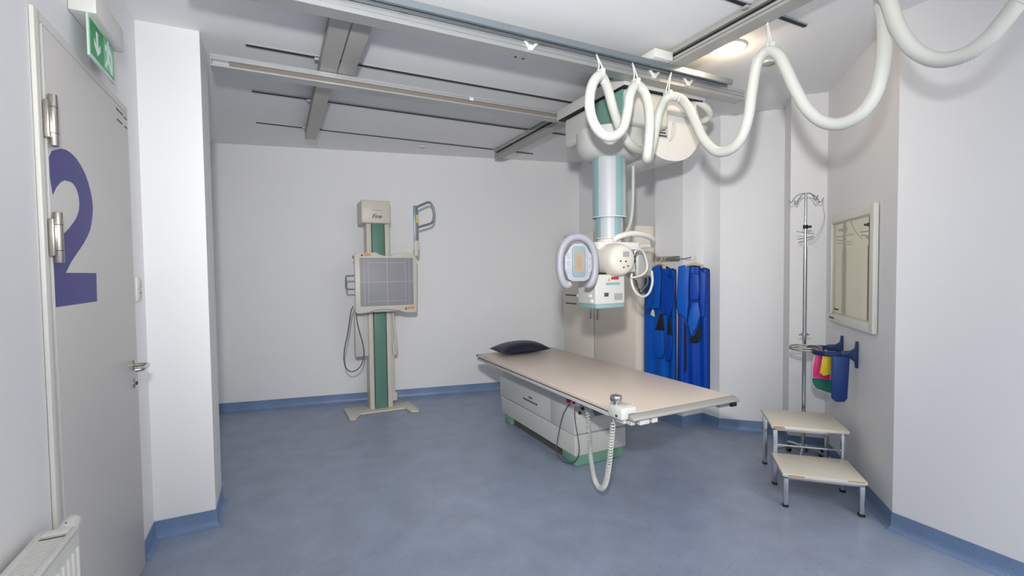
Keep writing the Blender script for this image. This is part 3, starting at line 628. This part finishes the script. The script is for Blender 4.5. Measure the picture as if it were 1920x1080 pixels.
obj('rail_gap', MB().box((x0+.012, ya_+.05, .661), (x1-.012, yb_-.02, .673)), 'groove', tb_)
obj('top_frame', MB().box((x0+.05, ya_+.10, .638), (x0+.12, yb_-.06, .662)).box((x1-.12, ya_+.10, .638), (x1-.05, yb_-.06, .662)), 'alu_dark', tb_)
for a, b in ((x0+.06, x0+.13), (x0+.15, x0+.19)): obj('rail_end', MB().box((a, ya_+.02, .636), (b, ya_+.06, .668), .002), 'white', tb_)
obj('rail_end', MB().box((x1-.16, ya_+.02, .646), (x1-.07, ya_+.06, .668), .002), 'alu_dark', tb_)
obj('rail_end', MB().box((x1-.05, ya_+.02, .636), (x1-.005, ya_+.08, .668), .002), 'black', tb_)
pa, pb = 1.985, 2.475
obj('float_carriage', MB().box((pa-.11, 3.02, .585), (pb+.06, 4.36-.12, .638), .004), 'alu_dark', tb_)
prof = [(2.955, .252), (2.955, .363), (3.13, .592), (4.33, .592), (4.285, .252)]
up_ = obj('pedestal_upper', MB().prism([(pa, y, z) for y, z in prof], (pb-pa, 0, 0), .012, 3), 'pedestal', tb_)
lw_ = obj('pedestal_lower', MB().prism([(pa, y, z) for y, z in [(2.955, .085), (2.955, .246), (4.283, .246), (4.235, .085)]], (pb-pa, 0, 0), .012, 3), 'pedestal', tb_)
obj('plinth', MB().box((pa+.012, 2.97, .001), (pb-.012, 3.16, .09), .012).box((pa+.012, 4.08, .001), (pb-.012, 4.215, .09), .012).box((pb-.06, 3.1, .001), (pb-.012, 4.1, .09), .004), 'plinth', tb_)
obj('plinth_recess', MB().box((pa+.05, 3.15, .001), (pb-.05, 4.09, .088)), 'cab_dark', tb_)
sl = Matrix.Translation((0, 2.955, .363)) @ Matrix.Rotation(math.atan2(.592-.363, 3.13-2.955), 4, 'X')
obj('socket_panel', MB().box((pa+.03, .02, 0), (pa+.17, .16, .006), .002, sl), 'white', tb_)
for k in range(3): obj('socket', MB().cyl(sl @ Vector((pa+.06+.04*k, .05+.03*k, .005)), sl @ Vector((pa+.06+.04*k, .05+.03*k, .018)), .012, 14), 'print', tb_)
obj('sloped_cover', MB().box((pa+.19, .01, 0), (pb-.01, .24, .005), .002, sl), 'alu_dark', tb_)
obj('side_cheek', MB().prism([(pa-.006, y, z) for y, z in [(2.957, .255), (2.957, .39), (2.975, .50), (3.02, .585), (3.3, .585), (3.3, .255)]], (.02, 0, 0), .004), 'pedestal', tb_)
# emergency stop
q = onx(1074, 752, pa-.02)
es_ = obj('stop_switch', MB().box((pa-.022, q.y-.06, q.z-.032), (pa+.004, q.y+.07, q.z+.034), .01), 'white', tb_)
obj('stop_button', MB().cyl((pa-.02, q.y+.035, q.z), (pa-.045, q.y+.035, q.z), .02, 20, bev=.004), 'red', es_)
obj('key_switch', MB().cyl((pa-.02, q.y-.025, q.z-.006), (pa-.035, q.y-.025, q.z-.006), .010, 16), 'red', es_)
# print on the side
for (x_a, y_a), (x_b, y_b), n_ in (((981, 746), (1008, 759.5), 7), ((991, 744), (998, 747.5), 3)):
    A, B = onx(x_a, y_a, pa), onx(x_b, y_b, pa)
    for k in range(n_):
        y_ = A.y+(B.y-A.y)*k/n_; z_ = (A.z+B.z)/2
        obj('small_print', MB().box((pa-.0006, y_-.8*abs(B.y-A.y)/n_, z_-.009), (pa+.0005, y_, z_+.007)), 'print', up_)
strand([onx(x, y, pa-.012) for x, y in ((1068, 757), (1057, 775), (1050, 800), (1044, 835), (1044, 850), (1052, 862), (1063, 868), (1076, 866), (1085, 852), (1085, 830), (1081, 805), (1078, 785), (1077, 766))], .0045, 'cable', 'switch_cable', par=tb_, step=.008)

hc = thing('table_hand_control', 'white hand control with chrome knob clipped to the table corner', 'hand control', (1.70, 2.08, .69))
cb = obj('control_box', MB().box((1.665, 2.025, .674), (1.716, 2.145, .736), .008).box((1.668, 2.028, .7015), (1.775, 2.13, .740), .008), 'white', hc)
obj('clamp', MB().box((1.70, 2.05, .645), (1.719, 2.12, .68), .003), 'white', hc)
kb = MB().cyl((1.70, 2.115, .736), (1.70, 2.115, .762), .014, 16).cyl((1.70, 2.115, .758), (1.70, 2.115, .792), .034, 28, bev=.008)
obj('chrome_knob', kb, 'chrome', hc)
obj('small_print', MB().box((1.6642, 2.06, .684), (1.6655, 2.078, .698)), 'print', hc)
for k in range(3): obj('switch', MB().box((1.725+.015*k, 2.05, .737), (1.734+.015*k, 2.07, .747), .001), 'cream2', hc)
# coiled cord between pedestal and hand control
Ps, Pe = (1.97, 2.93), (1.70, 2.13)
ctl = [onpl(x, y, Ps, Pe) for x, y in ((1094, 758), (1100, 766), (1103, 790), (1105, 830), (1109, 868), (1116, 902), (1127, 916), (1136, 904), (1142, 870), (1146, 830), (1149, 800), (1150, 790), (1151, 783))]
cc = thing('coiled_cord', 'white spiral cord hanging from the table edge in a deep loop', 'cord', ctl[6])
sp = spline(ctl, .003); n = len(sp)
hl = []; ph = 0; sub = 5; tan_prev = None
nr = Vector((1, 0, 0))
for i in range(n-1):
    tg_ = (sp[i+1]-sp[max(i-1, 0)]).normalized(); nr = (nr-tg_*nr.dot(tg_)).normalized(); bn = tg_.cross(nr)
    f = i/(n-1); pitch = .018 if f < .14 else (.0125 if f < .3 else (.0085 if f < .62 else (.012 if f < .75 else .019)))
    rr = .0130*min(1, max(0, (f-.055)/.03), max(0, (.985-f)/.02))
    for k in range(sub):
        ph += 2*math.pi*(.003/sub)/pitch
        hl.append(sp[i].lerp(sp[i+1], k/sub)+(nr*math.cos(ph)+bn*math.sin(ph))*rr)
obj('cord', MB().tube(hl, .0034, 6), 'hose', cc, ang=80)

# pillow
pm = MB(); nu, nv = 24, 18; vs = []
for sgn in (1, -1):
    for i in range(nu+1):
        for j in range(nv+1):
            u = -1+2*i/nu; v = -1+2*j/nv
            hgt = ((1-abs(u)**2.2)*(1-abs(v)**2.2))**.6
            pin = 1-.07*(1-abs(u)**2)*abs(v)**3; pin2 = 1-.05*(1-abs(v)**2)*abs(u)**3
            vs.append((2.12+u*.265*pin2, 4.105+v*.165*pin, .738+sgn*hgt*(.078 if sgn > 0 else .0365)-(.0 if sgn > 0 else 0)))
fs = []
for s_ in (0, 1):
    o_ = s_*(nu+1)*(nv+1)
    for i in range(nu):
        for j in range(nv): k = o_+i*(nv+1)+j; fs.append([k, k+1, k+nv+2, k+nv+1])
pw = thing('pillow', 'dark navy vinyl pillow at the head of the table', 'pillow', (2.12, 4.105, .70))
pmo = obj('pillow_body', MB().add(vs, fs), 'navy', pw, ang=80)
a = Vector((1.885, 3.985, .735)); obj('care_tag', MB().box(a, a+Vector((.03, .004, .022)), 0), 'white', pw)

# ================================================================== cabinet
cbn = thing('storage_cabinet', 'beige grey two-door cabinet in the recess behind the table', 'cabinet', (3.38, 4.3, 0))
obj('body', MB().box((3.20, 3.655, .001), (3.565, 4.97, 1.935), .004), 'cab', cbn)
for a, b in ((4.345, 4.968), (3.657, 4.333)):
    dd = obj('cabinet_door', MB().box((3.182, a, .08), (3.199, b, 1.93), .003), 'cab', cbn)
    if a > 4: 
        for zz in (1.20, 1.10): obj('dark_strip', MB().box((3.1808, 4.68, zz-.008), (3.1825, 4.92, zz+.008)), 'cab_dark', dd)  # thin dark horizontal strips on the door face
    yh = 4.40 if a > 4 else 4.28
    obj('door_handle', MB().box((3.165, yh-.01, .95), (3.183, yh+.01, 1.07), .004), 'steel', dd)
obj('door_gap', MB().box((3.188, 4.333, .08), (3.201, 4.345, 1.93)), 'cab_dark', cbn)

# ================================================================== aprons
rk = thing('apron_rack', 'wall rack with swing arms carrying the blue aprons', 'coat rack', (3.42, 3.45, 1.58))
obj('wall_plate', MB().box((3.405, 3.30, 1.575), (3.4195, 3.60, 1.625), .003), 'steel', rk)
arms = ((3.345, 3.42), (3.36, 3.12))
obj('swing_arm', MB().tube([(3.41, 3.50, 1.60), (3.345, 3.42, 1.595), (3.32, 3.39, 1.605)], .006, 8), 'steel', rk)
obj('swing_arm', MB().tube([(3.41, 3.34, 1.60), (3.375, 3.20, 1.595), (3.345, 3.10, 1.605)], .006, 8), 'steel', rk)
def apron(name, label, L, Rr, m1, flip, zb, flaps):
    L = Vector(L); Rr = Vector(Rr); u_ = (Rr-L).normalized(); w = (Rr-L).length; nrm = Vector((u_.y, -u_.x, 0))
    if nrm.dot(CAM-L) < 0: nrm = -nrm
    c = (L+Rr)/2
    t = thing(name, label, 'apron', (c.x, c.y, zb))
    def P(u, z, d=0): return c+u_*u+nrm*d+Vector((0, 0, z))
    def sheet(nm_, wf, ztop, zbot, d0, th, m_, hem=None, folds=3, amp=.012, nu=28, nv=22, ph=0, neck=False, par=t):
        vs = []
        for side in (1, 0):
            for j in range(nv+1):
                f = j/nv
                for i in range(nu+1):
                    q = -1+2*i/nu; zt = ztop-(.035*abs(q)**1.5)-(.055*max(0, 1-(abs(q)/.38)**2) if neck else 0)
                    zb_ = zbot+(hem(q) if hem else 0); z = zt+(zb_-zt)*f
                    wl, wr = wf(f); hw = (wr if q > 0 else wl)
                    dd_ = d0+amp*(.25+f)*math.sin(q*folds*math.pi/1.2+ph)+amp*.5*math.sin(q*folds*2.3+ph*2+f*2)
                    vs.append(P(q*hw, z, dd_+(th if side else 0)))
        N = (nu+1)*(nv+1); fs = []
        for s_ in (0, 1):
            for j in range(nv):
                for i in range(nu): k = s_*N+j*(nu+1)+i; fs.append([k, k+1, k+nu+2, k+nu+1])
        bd = [i for i in range(nu+1)]+[j*(nu+1)+nu for j in range(1, nv+1)]+[nv*(nu+1)+i for i in range(nu-1, -1, -1)]+[j*(nu+1) for j in range(nv-1, 0, -1)]
        for a_, b_ in zip(bd, bd[1:]+bd[:1]): fs.append([a_, b_, N+b_, N+a_])
        o = obj(nm_, MB().add(vs, fs), m_, par, ang=60)
        rim = MB().tube([(vs[k]+vs[k+N])/2 for k in bd], th*.62, 6, closed=True); obj('binding', rim, 'binding', o, ang=80)
        return o
    h = w/2
    sheet('body_panel', lambda f: (h*(.93+.12*f), h*(.95+.03*f)), 1.525, zb, 0, .014, m1, folds=3, ph=.6+flip, amp=.014)
    for nm_, d0, th, m_, pts in flaps:
        w3 = [onpl(x, y, L, Rr)+nrm*d0 for x, y in pts]
        o = obj(nm_, MB().prism(w3, nrm*th, min(.006, th*.45), 3), m_, t, ang=70)
        if nm_ != 'strap': obj('binding', MB().tube([v+nrm*th*.4 for v in w3], .0035, 6, closed=True), 'binding', o, ang=80)
    # hanger
    top = 1.60
    hg = MB().tube(spline([P(-h*.8, 1.50, .008), P(-h*.4, 1.537, .008), P(0, 1.555, .008), P(h*.4, 1.537, .008), P(h*.8, 1.50, .008)], .02), .010, 8)
    hg.tube(spline([P(0, 1.55, .008), P(0, 1.575, .008), P(.015, 1.60, .0), P(0, 1.618, -.01), P(-.012, 1.606, -.012)], .006), .003, 6)
    obj('hanger', hg, 'wood', t)
    for q_ in (-.12, .12): obj('hanger_end', MB().box(P(q_*.6-.012, 1.508, .03), P(q_*.6+.012, 1.535, .045), .002), 'wood', t)
    return t
apron('lead_apron', 'royal blue lead apron with black straps, hanging nearer the cabinet', (3.265, 3.605, 0), (3.30, 3.218, 0), 'apron', 0, .40,
      [('shoulder_flap', .045, .012, 'apron', [(1226, 504), (1243, 497), (1246, 515), (1245, 540), (1243, 577), (1230, 579), (1218, 578), (1224, 540)]),
       ('front_flap', .032, .014, 'apron2', [(1245, 500), (1251, 510), (1258, 519), (1266, 522), (1272, 516), (1271, 540), (1266, 575), (1260, 597), (1254, 587), (1246, 591), (1242, 575), (1243, 540)]),
       ('strap', .034, .012, 'blackcloth', [(1243, 588), (1248, 588), (1251, 618), (1234, 618)]), ('strap', .034, .012, 'blackcloth', [(1258, 596), (1262, 596), (1266, 628), (1256, 626)]),
       ('strap_pad', .032, .014, 'apron', [(1234, 618), (1249, 619), (1250, 662), (1247, 671), (1237, 671), (1232, 664)]), ('strap_pad', .030, .014, 'apron2', [(1256, 626), (1266, 628), (1263, 670), (1258, 677), (1253, 674), (1252, 660)]),
       ('white_tag', .030, .006, 'white', [(1227, 580), (1231, 580), (1233, 594), (1224, 590)])])
apron('lead_apron', 'deep blue lead apron with a bunched shoulder flap, farther from the cabinet', (3.307, 3.208, 0), (3.455, 2.99, 0), 'apron2', 1, .40,
      [('front_flap', .030, .014, 'apron', [(1274, 500), (1284, 498), (1294, 500), (1293, 530), (1292, 570), (1289, 601), (1282, 592), (1273, 587), (1270, 570), (1272, 540)]),
       ('side_flap', .026, .014, 'apron2', [(1313, 506), (1325, 512), (1324, 545), (1322, 592), (1316, 597), (1313, 570)]),
       ('bunched_roll', .042, .034, 'apron2', [(1298, 512), (1313, 514), (1314, 540), (1312, 560), (1304, 563), (1296, 560), (1295, 535)]),
       ('hanging_flap', .040, .016, 'apron', [(1299, 566), (1311, 566), (1315, 590), (1308, 612), (1297, 630), (1291, 604), (1294, 585)]),
       ('strap', .030, .014, 'blackcloth', [(1317, 600), (1317, 630), (1310, 642), (1298, 642), (1293, 634), (1304, 628)]),
       ('strap', .028, .010, 'blackcloth', [(1284, 600), (1288, 612), (1289, 690), (1285, 700)])])

# ================================================================== drip stand
ix, iy = 3.622, 2.245
iv = thing('drip_stand', 'chrome drip stand with curved hooks behind the step stool', 'drip stand', (ix, iy, 0))
obj('lower_pole', MB().cyl((ix, iy, .09), (ix, iy, 1.66), .0135, 18), 'chrome', iv)
obj('upper_pole', MB().cyl((ix, iy, 1.6), (ix, iy, 2.07), .009, 14), 'chrome', iv)
obj('clamp_knob', MB().cyl((ix-.0, iy, 1.797), (ix, iy, 1.825), .017, 14).cyl((ix, iy, 1.81), (ix+.02, iy-.035, 1.81), .009, 10), 'black', iv)
obj('collar', MB().cyl((ix, iy, .978), (ix, iy, 1.0), .02, 16).tube([(ix-.04, iy+.015, .985), (ix, iy, .985), (ix+.035, iy-.015, .985)], .005, 8), 'chrome', iv)
for k in range(4):
    a = math.radians(45+90*k+20); d = Vector((math.cos(a), math.sin(a), 0)); b = Vector((ix, iy, 2.065))
    obj('hook', MB().tube(spline([b, b+d*.05+Vector((0, 0, -.008)), b+d*.09+Vector((0, 0, -.04)), b+d*.108+Vector((0, 0, -.068)), b+d*.125+Vector((0, 0, -.06)), b+d*.14+Vector((0, 0, -.03))], .008), .0042, 8), 'chrome', iv)
for z, l_, a in ((1.765, .06, 20), (1.725, .055, 200), (1.705, .05, 150)):
    d = Vector((math.cos(math.radians(a-60)), math.sin(math.radians(a-60)), 0)); b = Vector((ix, iy, z))
    obj('side_hook', MB().tube([b-d*l_+Vector((0, 0, .012)), b, b+d*l_+Vector((0, 0, -.008))], .0035, 8), 'chrome', iv)
strand([Vector((ix+.085, iy-.08, 2.02)), Vector((ix+.085, iy-.08, 1.95)), Vector((ix+.095, iy-.085, 1.88)), Vector((ix+.07, iy-.06, 1.77)), Vector((ix+.03, iy-.03, 1.70))], .0022, 'panelface', 'drip_tube', par=iv)
obj('hub', MB().cyl((ix, iy, .075), (ix, iy, .13), .035, 20, bev=.006), 'chrome', iv)
for k in range(5):
    a = math.radians(-9+72*k); d = Vector((math.cos(a), math.sin(a), 0)); b = Vector((ix, iy, 0))
    lg = obj('leg', MB().tube([b+d*.02+Vector((0, 0, .11)), b+d*.11+Vector((0, 0, .098)), b+d*.195+Vector((0, 0, .078))], .011, 10), 'chrome', iv)
    c = b+d*.195; n_ = Vector((-d.y, d.x, 0))
    obj('castor', MB().cyl(c+n_*.012+Vector((0, 0, .026)), c-n_*.012+Vector((0, 0, .026)), .0255, 18, bev=.004).cyl(c+Vector((0, 0, .045)), c+Vector((0, 0, .08)), .008, 10), 'black', lg)

# ================================================================== step stool (s across, t back; its flank stands along the window wall)
st = thing('step_stool', 'two-tier step stool with worn cream treads and chrome legs', 'step stool', ST(.9, 3.66))
def sb(a, b, bev=.002): return MB().box(a, b, bev, XF)
sl_, sr_ = .663, 1.112
lt = obj('lower_tread', sb((sl_, 3.295, .198), (sr_, 3.655, .218), .003), 'laminate', st)
ut = obj('upper_tread', sb((sl_-.005, 3.62, .398), (sr_+.005, 4.035, .418), .003), 'laminate', st)
obj('chipped_edge', sb((sl_+.004, 3.618, .400), (sl_+.075, 3.6205, .414), 0), 'chip', ut)
obj('chipped_edge', sb((sl_+.03, 3.2935, .204), (sl_+.12, 3.2955, .211), 0), 'chip', lt)
obj('chipped_edge', sb((sr_-.10, 3.2935, .211), (sr_-.01, 3.2955, .216), 0), 'chip', lt)
def rail_(a, b): return obj('frame_rail', sb(a, b), 'chrome', st)
for z, ta, tb2 in ((.18, 3.305, 3.645), (.38, 3.635, 4.025)):
    rail_((sl_+.01, ta, z), (sr_-.01, ta+.016, z+.017)); rail_((sl_+.01, tb2-.016, z), (sr_-.01, tb2, z+.017))
    rail_((sl_+.008, ta, z), (sl_+.024, tb2, z+.017)); rail_((sr_-.024, ta, z), (sr_-.008, tb2, z+.017))
rail_((sl_+.02, 3.645, .272), (sr_-.02, 3.655, .282))
for s_ in (sl_+.008, sr_-.036):
    for ta, hh in ((3.305, .18), (3.635, .38), (3.995, .38)):
        l_ = obj('leg', sb((s_, ta, .012), (s_+.028, ta+.028, hh+.017), .003), 'chrome', st)
        obj('rubber_foot', sb((s_-.002, ta-.002, 0.0005), (s_+.03, ta+.03, .016), .003), 'black', l_)

# ================================================================== wall holder with gonad shields
wh = thing('shield_holder', 'dark blue wall bracket with an oval steel ring below the window', 'wall bracket', ST(SW, 3.87, .9))
for tt in (3.735, 4.03):
    pf = [(SW-.0005, .82), (SW-.0005, 1.0), (SW-.016, 1.0), (SW-.020, .955), (SW-.045, .935), (SW-.10, .93), (SW-.10, .885), (SW-.045, .882), (SW-.020, .862), (SW-.016, .82)]
    obj('wall_arm', MB().prism([ST(s_, tt-.008, z) for s_, z in pf], ST(0, .016)-ST(0, 0), .002), 'bracket_blue', wh)
obj('cross_bar', MB().tube([ST(SW-.095, 3.735, .908), ST(SW-.19, 3.74, .908), ST(SW-.235, 3.79, .908), ST(SW-.235, 3.97, .908), ST(SW-.19, 4.025, .908), ST(SW-.095, 4.03, .908)], .017, 10), 'bracket_blue', wh)
rg = [ST(SW-.275+.10*math.cos(a), 3.885+.085*math.sin(a), .915) for a in [2*math.pi*k/48 for k in range(48)]]
obj('oval_ring', MB().tube(rg, .006, 8, closed=True).tube([v+Vector((0, 0, .016)) for v in rg], .005, 8, closed=True), 'steel', wh)
def shield(name, label, T, pts, m_, th=.016, rim=None):
    P_, Q_ = ST(0, T), ST(1, T)
    w3 = [onpl(x, y, P_, Q_) for x, y in pts]
    b = min(w3, key=lambda v: v.z); t = thing(name, label, 'shield', b)
    nb = (ST(0, 1)-ST(0, 0))*th
    o = obj('panel', MB().prism(w3, nb, .004), m_, t)
    obj('edge_piping', MB().tube([v+nb*.5 for v in w3], th*.42, 8, closed=True), rim or m_, t, ang=80)
    tp = sorted(w3, key=lambda v: -v.z)[:2]; c = (tp[0]+tp[1])/2+nb*.5
    obj('hanging_loop', MB().tube([c+Vector((0, 0, -.012)), c+Vector((0, 0, .012)), Vector((c.x, c.y, .912))], .004, 6), 'blackcloth', t)
    return t
shield('lead_shield', 'blue lead shield hanging from the wall bracket', 3.70, [(1562, 668), (1592, 670), (1587, 748), (1583, 752), (1568, 752), (1562, 747)], 'shield_blue', .02)
shield('lead_shield', 'small yellow lead shield on the oval ring', 3.755, [(1542, 667), (1558, 668), (1556, 702), (1545, 704), (1538, 699)], 'yellow', .012)
shield('lead_shield', 'pink lead shield on the oval ring, behind the yellow one', 3.80, [(1530, 656), (1560, 660), (1557, 713), (1524, 708), (1524, 690)], 'pink', .012, 'cream2')
shield('lead_shield', 'green lead shield with pale edge below the pink one', 3.85, [(1529, 657), (1562, 662), (1562, 738), (1552, 736), (1530, 729), (1523, 718), (1522, 690)], 'shgreen', .012, 'cream2')
